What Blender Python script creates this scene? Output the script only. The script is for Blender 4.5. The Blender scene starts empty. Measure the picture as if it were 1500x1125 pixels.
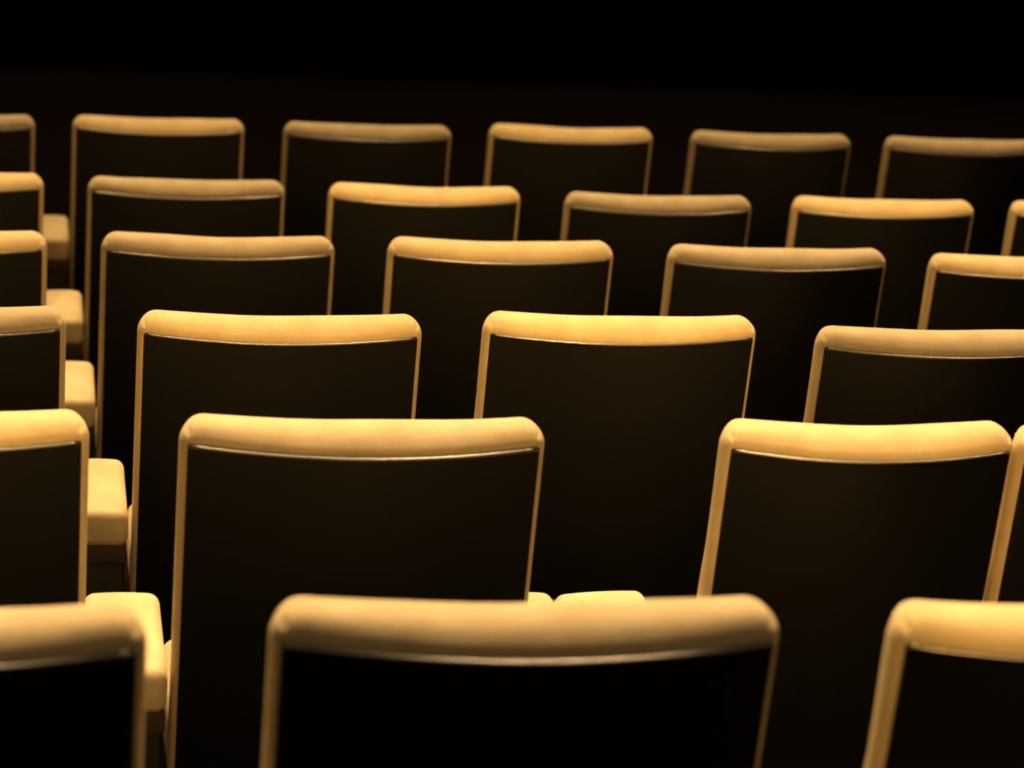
import bpy, bmesh, math, random
from mathutils import Vector, Matrix
random.seed(4)
S = bpy.context.scene
C = S.collection
PI = math.pi

# ------------------------------------------------------------------ view
S.view_settings.view_transform = 'Standard'
S.view_settings.look = 'None'
S.view_settings.gamma = 1
S.view_settings.use_curve_mapping = False
S.view_settings.exposure = 0.0
w = bpy.data.worlds.new('World'); S.world = w
w.use_nodes = True
w.node_tree.nodes['Background'].inputs[0].default_value = (0, 0, 0, 1)
w.node_tree.nodes['Background'].inputs[1].default_value = 0

# ------------------------------------------------------------------ camera
CAMZ = 2.541
F, PITCH, YAW, ROLL = 4.01105018, 0.28894803, 0.17981893, 0.06432912
cp, sp, cy, sy = math.cos(PITCH), math.sin(PITCH), math.cos(YAW), math.sin(YAW)
fw = Vector((sy*cp, cy*cp, -sp)); rt = Vector((cy, -sy, 0)); up = rt.cross(fw)
c, s = math.cos(ROLL), math.sin(ROLL)
rt2 = c*rt + s*up; up2 = -s*rt + c*up
cam = bpy.data.cameras.new('camera'); co = bpy.data.objects.new('camera', cam); C.objects.link(co)
M = Matrix((rt2, up2, -fw)).transposed().to_4x4(); M.translation = (0, 0, CAMZ)
co.matrix_world = M
cam.sensor_width = 36; cam.sensor_fit = 'HORIZONTAL'
cam.lens = F*1000*36/1500
cam.clip_start = .05
cam.dof.use_dof = True; cam.dof.focus_distance = 4.5; cam.dof.aperture_fstop = 5.0
S.camera = co

# ------------------------------------------------------------------ materials
def mat(name, col, rough=.8, metal=0, spec=.5):
    m = bpy.data.materials.new(name); m.use_nodes = True
    b = m.node_tree.nodes['Principled BSDF']
    b.inputs['Base Color'].default_value = (*col, 1)
    b.inputs['Roughness'].default_value = rough
    b.inputs['Metallic'].default_value = metal
    b.inputs['Specular IOR Level'].default_value = spec
    return m, m.node_tree, b

def fabric_mat():
    m, nt, b = mat('tan_upholstery', (.70, .60, .41), .95, 0, .15)
    n, l = nt.nodes, nt.links
    tc = n.new('ShaderNodeTexCoord')
    oi = n.new('ShaderNodeObjectInfo')
    ns = n.new('ShaderNodeTexNoise'); ns.inputs['Scale'].default_value = 14; ns.inputs['Detail'].default_value = 5
    l.new(tc.outputs['Object'], ns.inputs['Vector'])
    wv = n.new('ShaderNodeTexNoise'); wv.inputs['Scale'].default_value = 420; wv.inputs['Detail'].default_value = 2
    l.new(tc.outputs['Object'], wv.inputs['Vector'])
    r = n.new('ShaderNodeValToRGB')
    r.color_ramp.elements[0].position = .3; r.color_ramp.elements[0].color = (.62, .52, .345, 1)
    r.color_ramp.elements[1].position = .7; r.color_ramp.elements[1].color = (.74, .645, .45, 1)
    l.new(ns.outputs['Fac'], r.inputs['Fac'])
    l.new(r.outputs['Color'], b.inputs['Base Color'])
    bp = n.new('ShaderNodeBump'); bp.inputs['Strength'].default_value = .25; bp.inputs['Distance'].default_value = .002
    l.new(wv.outputs['Fac'], bp.inputs['Height'])
    bp2 = n.new('ShaderNodeBump'); bp2.inputs['Strength'].default_value = .25; bp2.inputs['Distance'].default_value = .01
    l.new(ns.outputs['Fac'], bp2.inputs['Height']); l.new(bp.outputs['Normal'], bp2.inputs['Normal'])
    l.new(bp2.outputs['Normal'], b.inputs['Normal'])
    b.inputs['Sheen Weight'].default_value = .08
    return m

def panel_mat():
    m, nt, b = mat('black_lacquered_panel', (.004, .0049, .0046), .38, 0, .26)
    n, l = nt.nodes, nt.links
    tc = n.new('ShaderNodeTexCoord')
    ns = n.new('ShaderNodeTexNoise'); ns.inputs['Scale'].default_value = 6
    l.new(tc.outputs['Object'], ns.inputs['Vector'])
    mr = n.new('ShaderNodeMapRange'); mr.inputs['To Min'].default_value = .42; mr.inputs['To Max'].default_value = .55
    l.new(ns.outputs['Fac'], mr.inputs['Value']); l.new(mr.outputs['Result'], b.inputs['Roughness'])
    return m

def carpet_mat():
    m, nt, b = mat('dark_carpet', (.02, .011, .008), 1, 0, .05)
    n, l = nt.nodes, nt.links
    tc = n.new('ShaderNodeTexCoord')
    ns = n.new('ShaderNodeTexNoise'); ns.inputs['Scale'].default_value = 60
    l.new(tc.outputs['Object'], ns.inputs['Vector'])
    r = n.new('ShaderNodeValToRGB')
    r.color_ramp.elements[0].color = (.008, .0055, .0045, 1); r.color_ramp.elements[1].color = (.013, .0085, .007, 1)
    l.new(ns.outputs['Fac'], r.inputs['Fac']); l.new(r.outputs['Color'], b.inputs['Base Color'])
    return m

FAB = fabric_mat(); PAN = panel_mat(); CARPET = carpet_mat()
TRIM = mat('silver_trim', (.2, .205, .22), .32, 1)[0]
BLK = mat('black_metal', (.012, .011, .010), .55)[0]
ARM_SHADE = mat('brown_arm_shade', (.05, .034, .017), .7)[0]  # dark brown that paints the shade below the armrest pads
BLKW = mat('black_wall_paint', (.006, .0055, .005), .95, 0, .05)[0]
STAGE = mat('black_stage_drape', (.004, .0035, .003), 1, 0, .02)[0]

# ------------------------------------------------------------------ mesh helpers
def mesh(name, bm, m, smooth=True):
    bmesh.ops.recalc_face_normals(bm, faces=bm.faces[:])
    me = bpy.data.meshes.new(name); bm.to_mesh(me); bm.free()
    me.materials.append(m)
    if smooth:
        for p in me.polygons: p.use_smooth = True
    return me

def obj(name, me, parent=None):
    o = bpy.data.objects.new(name, me); C.objects.link(o)
    if parent: o.parent = parent
    return o

def rbox(x0, x1, y0, y1, z0, z1, r=.01, seg=4, cuts=0):
    bm = bmesh.new(); bmesh.ops.create_cube(bm, size=1)
    for v in bm.verts:
        v.co = ((x0+x1)/2+v.co.x*(x1-x0), (y0+y1)/2+v.co.y*(y1-y0), (z0+z1)/2+v.co.z*(z1-z0))
    if r: bmesh.ops.bevel(bm, geom=bm.edges[:], offset=r, segments=seg, profile=.5, affect='EDGES')
    return bm

HT = .95                      # height of a seat back above its floor
TA = math.tan(math.radians(9.493))
def shear(h): return TA*(HT-h)

def smooth(a, b, x):
    t = max(0, min(1, (x-a)/(b-a))); return t*t*(3-2*t)

# bulge of the moulded shell and of the padding across the width
def bul(x, hw, k): return k*(1-(x/hw)**2)

def thick(h):                 # padding depth along the side: slim under the head roll, fuller at the lumbar
    d = HT-h
    t = .052 - .010*smooth(.04, .16, d) + .028*smooth(.16, .30, d)
    return t

IS, IT = .012, .032           # how far the padding wraps over the shell at the sides / at the top
RC = .036
BR, BF = .041, .020           # bulge rear / front

def back_cushion(W, hb=.40, seed=0):
    hw = W/2
    rn = random.Random(seed); f1, f2, f3 = rn.uniform(0, 6.3), rn.uniform(0, 6.3), rn.uniform(.6, 1.3)
    out = []                  # (x, h, tau, pinch)
    n = 22
    for i in range(n+1):
        h = hb+(HT-RC-hb)*i/n; out.append((-hw, h, 0, 0))
    na = 14
    for i in range(1, na):
        a = i/na; an = PI-a*PI/2
        out.append((-hw+RC+RC*math.cos(an), HT-RC+RC*math.sin(an), smooth(.12, .88, a), math.exp(-((a-.5)/.07)**2)))
    nt = 30
    for i in range(nt+1):
        out.append((-hw+RC+(W-2*RC)*i/nt, HT, 1, 0))
    L = len(out)
    right = [(-x, h, t, p) for (x, h, t, p) in reversed(out[:n+na])]
    out += right
    nr, nf = 12, 7
    bm = bmesh.new(); rings = []
    for (x, h, tau, pin) in out:
        ring = []
        ins, it = IS, IT
        tm = .020+(.040-.020)*tau                      # depth where the profile is widest
        T = thick(h)+.018*tau
        def at(s, t, ix, iz, rear):
            xi = max(-(hw-ix), min(hw-ix, x)); hi = min(h, HT-iz)
            px = x+(xi-x)*s; ph = h+(hi-h)*s
            # soft sag of the head roll
            ph -= (.005*rear+.003)*tau*(1-(x/hw)**2)
            # the stuffing is never quite even
            ph += tau*(1-rear)*f3*(.0011*math.sin(13*px+f1)+.0007*math.sin(27*px+f2))
            k = BR*rear+BF*(1-rear)
            return (px, shear(ph)+t-bul(px, hw, k), ph)
        for j in range(nr+1):
            th = PI/2*j/nr
            sj = 1-math.sin(th)**.85; tj = tm*(1-math.cos(th)**.9)
            if tau > 0 and j < 4: tj -= .0012*tau*math.sin(PI*j/4)
            p = at(sj, tj+0, ins, it, (1-th/(PI/2)*.9))
            ring.append(p)
        for j in range(1, nf+1):
            ph_ = PI/2*j/nf
            p = at((1-math.cos(ph_)), tm+(T-tm)*math.sin(ph_), .022, .03, .1*(1-j/nf))
            ring.append(p)
        q = []
        for (a, b_, c_) in ring:
            if pin > .05:     # sewn mitre crease at the corner
                g = pin*math.exp(-((len(q)-6)/3.0)**2)
                a -= .0022*g*(1 if a > 0 else -1); c_ -= .0022*g; b_ += .0018*g
            q.append(bm.verts.new((a, b_, c_)))
        rings.append(q)
    m_ = nr+nf+1
    for i in range(len(rings)-1):
        for j in range(m_-1):
            bm.faces.new((rings[i][j], rings[i+1][j], rings[i+1][j+1], rings[i][j+1]))
    front = [r[-1] for r in rings]
    fc = bm.faces.new(front)
    r_ = bmesh.ops.inset_individual(bm, faces=[fc], thickness=.05, depth=0)
    for v in fc.verts: v.co.y += .014
    return mesh('backrest', bm, FAB)

def panel_grid(W, h0, h1):
    hw = W/2; px = hw-IS+.0015
    nx, nz = 28, 14
    bm = bmesh.new(); G = {}
    for side, t in ((0, -.0045), (1, .008)):
        for i in range(nx+1):
            x = -px+2*px*i/nx
            for k in range(nz+1):
                top = h1-.006*(1-(x/hw)**2)
                h = h0+(top-h0)*k/nz
                xx = x
                fade = 1
                G[side, i, k] = bm.verts.new((xx, shear(h)+t-bul(x, hw, BR)*fade, h))
    for side in (0, 1):
        for i in range(nx):
            for k in range(nz):
                bm.faces.new((G[side, i, k], G[side, i+1, k], G[side, i+1, k+1], G[side, i, k+1]))
    for k in range(nz):
        for i in (0, nx): bm.faces.new((G[0, i, k], G[0, i, k+1], G[1, i, k+1], G[1, i, k]))
    for i in range(nx):
        for k in (0, nz): bm.faces.new((G[0, i, k], G[0, i+1, k], G[1, i+1, k], G[1, i, k]))
    bm.normal_update()
    sharp = [e for e in bm.edges if len(e.link_faces) == 2 and e.link_faces[0].normal.angle(e.link_faces[1].normal, 0) > .8]
    me = mesh('back_panel', bm, PAN)
    return me

def mark_sharp(me):
    me.set_sharp_from_angle(angle=math.radians(40))

def trim(W, h1):              # bright metal bead along the top edge of the shell
    hw = W/2; px = hw-IS-.001
    pts = []
    for i in range(41):
        x = -px+2*px*i/40
        h = h1+.0005-.006*(1-(x/hw)**2)
        pts.append(Vector((x, shear(h)-.0035-bul(x, hw, BR), h)))
    bm = bmesh.new(); rings = []
    for i, p in enumerate(pts):
        d = (pts[min(i+1, 40)]-pts[max(i-1, 0)]).normalized()
        u = Vector((0, 0, 1)); u = (u-d*u.dot(d)).normalized(); v = d.cross(u)
        rings.append([bm.verts.new(p+u*.0027*math.cos(a)+v*.0042*math.sin(a)) for a in [2*PI*k/10 for k in range(10)]])
    for i in range(40):
        for k in range(10):
            bm.faces.new((rings[i][k], rings[i+1][k], rings[i+1][(k+1) % 10], rings[i][(k+1) % 10]))
    bm.faces.new(rings[0]); bm.faces.new(rings[-1])
    return mesh('edge_trim', bm, TRIM)

def seat_cushion(W):
    hw = W/2-.006
    bm = rbox(-hw, hw, .115, .55, .31, .415, .03, 6)
    bmesh.ops.subdivide_edges(bm, edges=[e for e in bm.edges if e.calc_length() > .2], cuts=6, use_grid_fill=True)
    for v in bm.verts:
        if v.co.z > .39: v.co.z += .014*max(0, 1-(v.co.x/hw)**2)*max(0, 1-((v.co.y-.36)/.25)**2)
    return mesh('seat_cushion', bm, FAB)

AZ = .555                     # armrest top
def arm_pad(x0, x1, tilt=0):
    bm = rbox(x0, x1, .052, .372, AZ-.066, AZ, .017, 6)
    xm = (x0+x1)/2; hwid = (x1-x0)/2
    bmesh.ops.subdivide_edges(bm, edges=[e for e in bm.edges if e.calc_length() > .035], cuts=7, use_grid_fill=True)
    for v in bm.verts:
        if v.co.y < .15: v.co.y += .006*smooth(.04, .066, AZ-v.co.z)      # tucked under at the back
        if v.co.z > AZ-.02: v.co.z += .003*(1-((v.co.x-xm)/hwid)**2)
        v.co.z += (v.co.x-x1+.09)*tilt
    return mesh('armrest_pad', bm, FAB)

def arm_panel(x0, x1):
    bm = rbox(x0+.003, x1-.003, .105, .35, 0, AZ-.097, .006, 2)
    return mesh('side_panel', bm, BLK)

def arm_shade_band(x0, x1):         # added brown band: shade on the pad's lower rear, put into colour
    return mesh('arm_shade_band', rbox(x0+.002, x1-.002, .066, .362, AZ-.099, AZ-.064, .004, 2), ARM_SHADE)

def seat_base(W):
    bm = rbox(-W/2+.02, W/2-.02, .12, .50, .27, .318, .012, 3)
    return mesh('seat_pan', bm, BLK)

def pedestal():
    bm = rbox(-.05, .05, .22, .46, 0, .28, .008, 2)
    b2 = rbox(-.14, .14, .16, .50, 0, .014, .004, 2)
    t = bpy.data.meshes.new('t'); b2.to_mesh(t); b2.free(); bm.from_mesh(t); bpy.data.meshes.remove(t)
    return mesh('pedestal', bm, BLK)

PB, PT = .30, HT-IT-.002
def kit(W):
    k = dict(backrest=back_cushion(W), back_panel=panel_grid(W, PB, PT), edge_trim=trim(W, PT),
             seat_cushion=seat_cushion(W), seat_pan=seat_base(W), pedestal=pedestal())
    for n_ in ('back_panel', 'seat_cushion', 'seat_pan', 'pedestal'): mark_sharp(k[n_])
    return k

WD, WN = .5, .425
K = kit(WD); KN = kit(WN)
BACKS = [back_cushion(WD, seed=q) for q in range(1, 6)]
P = .61474
GAPW = P-WD
AR = (WD/2+.002, WD/2+GAPW-.003)
ARM = (arm_pad(*AR), arm_panel(*AR), arm_shade_band(*AR))
ARM_B = (arm_pad(.252, .346), arm_panel(.252, .346), arm_shade_band(.252, .346))            # narrower pad beside the slim seat
ARM_C = (arm_pad(-WN/2-.152, -WN/2-.010, .05), arm_panel(-WN/2-.152, -WN/2-.010), arm_shade_band(-WN/2-.152, -WN/2-.010))

ROWZ = {1: -.9464, 2: -1.1075, 3: -1.266, 4: -1.401, 5: -1.5315, 6: -1.591}
ROWY = {1: 2.4022, 2: 3.5038, 3: 4.6084, 4: 5.7144, 5: 6.8271, 6: 7.9322}
def floor_z(r): return CAMZ+ROWZ[r]-HT

# row (from the camera), seat, x, z of the top edge
SEATS = [
 (1, 0, -.1430, -.9501), (1, 1, .4720, -.9436), (1, 2, 1.0862, -.9480),
 (2, 0, -.1782, -1.1058), (2, 1, .4414, -1.1093), (2, 2, 1.1535, -1.1085), (2, 3, 1.6200, -1.1105),
 (3, 0, -.1988, -1.2649), (3, 1, .4236, -1.2688), (3, 2, 1.0327, -1.2597), (3, 3, 1.6482, -1.2757),
 (4, 0, -.2292, -1.4025), (4, 1, .3845, -1.4006), (4, 2, 1.0000, -1.3978), (4, 3, 1.6241, -1.4006), (4, 4, 2.2279, -1.4079),
 (5, 0, -.2357, -1.5248), (5, 1, .3737, -1.5279), (5, 2, .9851, -1.5302), (5, 3, 1.6042, -1.5390), (5, 4, 2.2168, -1.5347), (5, 5, 2.8213, -1.5319),
 (6, 0, -.2612, -1.5994), (6, 1, .3470, -1.5940), (6, 2, .9633, -1.5954), (6, 3, 1.5773, -1.5852), (6, 4, 2.1978, -1.5882), (6, 5, 2.8090, -1.5879)]
ROWN = {1: 'nearest row', 2: 'second row from the camera', 3: 'third row from the camera',
        4: 'fourth row from the camera', 5: 'fifth row, just behind the farthest', 6: 'farthest row'}
ORD = ['first', 'second', 'third', 'fourth', 'fifth', 'sixth']
COUNT = {r: max(k for rr, k, *_ in SEATS if rr == r)+1 for r in ROWY}
def label(r, k):
    if (r, k) == (2, 2): return 'narrower black-backed tan theatre seat, third from left in the second row from the camera'
    if k == 0: where = 'leftmost'
    elif k == COUNT[r]-1: where = 'rightmost'
    else: where = ORD[k]+' from left'
    return 'black-backed tan theatre seat, %s in the %s' % (where, ROWN[r])

for (r, k, x, zt) in SEATS:
    root = bpy.data.objects.new('theatre_seat', None); C.objects.link(root)
    root.empty_display_size = .1
    root.location = (x, ROWY[r], floor_z(r))
    root['label'] = label(r, k); root['category'] = 'seat'; root['group'] = 'upholstered theatre seats in rows'
    kk = KN if (r, k) == (2, 2) else K
    dz = zt-ROWZ[r]-.007
    for n_ in ('backrest', 'back_panel', 'edge_trim'):
        o = obj(n_, BACKS[(r*3+k*2) % 5] if n_ == 'backrest' and kk is K else kk[n_], root); o.location.z = dz
        if n_ == 'edge_trim': o['label'] = 'thin silver metal edge'
        if n_ == 'back_panel': o['label'] = 'glossy black rear panel'
    for n_ in ('seat_cushion', 'seat_pan', 'pedestal'): obj(n_, kk[n_], root)
    arms = []
    if (r, k) == (2, 1): arms = [ARM_B]
    elif (r, k) == (2, 2): arms = [ARM_C]
    else:
        nx_ = [q[2] for q in SEATS if q[0] == r and q[1] == k+1]
        g1 = (nx_[0]-x-WD/2-.004) if nx_ else AR[1]
        arms = [(arm_pad(AR[0], min(g1, AR[1]+.004)), arm_panel(AR[0], min(g1, AR[1]+.004)), arm_shade_band(AR[0], min(g1, AR[1]+.004)))]
    for a, b, c_ in arms:
        obj('armrest_pad', a, root); obj('side_panel', b, root); obj('arm_shade_band', c_, root)['label'] = 'brown band standing in for shade under the armrest pad'

# ------------------------------------------------------------------ the room
def struct(name, bm, m):
    o = obj(name, mesh(name, bm, m, False)); o['kind'] = 'structure'; return o

XL, XR, YB, YF, CEIL = -5.0, 8.0, -3.0, 13.75, 5.4
# stepped floor: one terrace per row, then a flat floor to the stage
prof = [(YB, floor_z(1)+.34), (.2, floor_z(1)+.34), (.2, floor_z(1)+.17), (ROWY[1]-.45, floor_z(1)+.17)]
for r in range(1, 7):
    prof.append((ROWY[r]-.45, floor_z(r)))
    prof.append(((ROWY[r+1]-.45) if r < 6 else YF+.2, floor_z(r)))
bm = bmesh.new()
a = [bm.verts.new((XL, y, z)) for y, z in prof]; b = [bm.verts.new((XR, y, z)) for y, z in prof]
for i in range(len(prof)-1): bm.faces.new((a[i], b[i], b[i+1], a[i+1]))
struct('floor', bm, CARPET)
struct('wall_front', rbox(XL-.2, XR+.2, YF, YF+.2, -.3, CEIL+.1, 0), STAGE).rotation_euler.z = 0
struct('wall_back', rbox(XL-.2, XR+.2, YB-.2, YB, -.3, CEIL+.1, 0), BLKW)
struct('wall_left', rbox(XL-.2, XL, YB, YF, -.3, CEIL+.1, 0), BLKW)
struct('wall_right', rbox(XR, XR+.2, YB, YF, -.3, CEIL+.1, 0), BLKW)
struct('ceiling', rbox(XL-.2, XR+.2, YB-.2, YF+.2, CEIL, CEIL+.1, 0), BLKW)

# ------------------------------------------------------------------ lamps of the house: tungsten downlights, plus added unseen fill
WARM = (1.0, .625, .26)
AMBER = (1.0, .52, .125)
def spot(loc, target, power, angle, blend=.6, rad=.06, col=WARM):
    l = bpy.data.lights.new('downlight_or_fill', 'SPOT'); l.energy = power; l.color = col
    l.spot_size = math.radians(angle); l.spot_blend = blend; l.shadow_soft_size = rad
    o = bpy.data.objects.new('downlight_or_fill', l); C.objects.link(o)
    o.location = loc
    d = Vector(target)-Vector(loc)
    o.rotation_euler = d.to_track_quat('-Z', 'Y').to_euler()
    return o

GEN = 330
for x in (-2.2, -.4, 1.4, 3.2, 5.0):
    for r, m in ((1, 1.85), (2, .92), (3, .92), (4, .82), (5, .85), (6, .42)):
        spot((x, ROWY[r]+2.3, 5.3), (x, ROWY[r]-.1, floor_z(r)+.9), GEN*m, 62, .8, .12)
for x in (-2, 1.5, 5):        # added unseen lamps, a faint glow for the floor before the stage
    spot((x, 11.5, 5.3), (x, 11.3, 0), 200, 95, .8, .12)
for x in (-1.6, 1.6, 4.8):  # added unseen fill from behind, lifts the dark rear of the head rolls
    spot((x, -1.8, 5.3), (x*.8+.3, 4.6, .6), 60, 100, .8, .12)
# narrow accent downlights from over the back of the house
ACC = {(1, 2): 1.0, (2, 0): .9, (2, 2): .9, (3, 1): 1.1, (3, 2): 1.6, (4, 0): .8, (4, 2): .8, (4, 4): .8,
       (5, 0): 1, (5, 2): 1.25, (5, 4): 1.2, (5, 5): 1.2, (6, 1): .6, (6, 3): .7}
for (r, k, x, zt) in SEATS:
    if (r, k) in ACC:
        tgt = Vector((x, ROWY[r], CAMZ+zt-.02))
        loc = Vector((x-.4, ROWY[r]-3.6, 5.3))
        d = (tgt-loc).length
        spot(loc, tgt, ACC[r, k]*850, math.degrees(2*math.atan(.36/d)), .75, .05, AMBER)
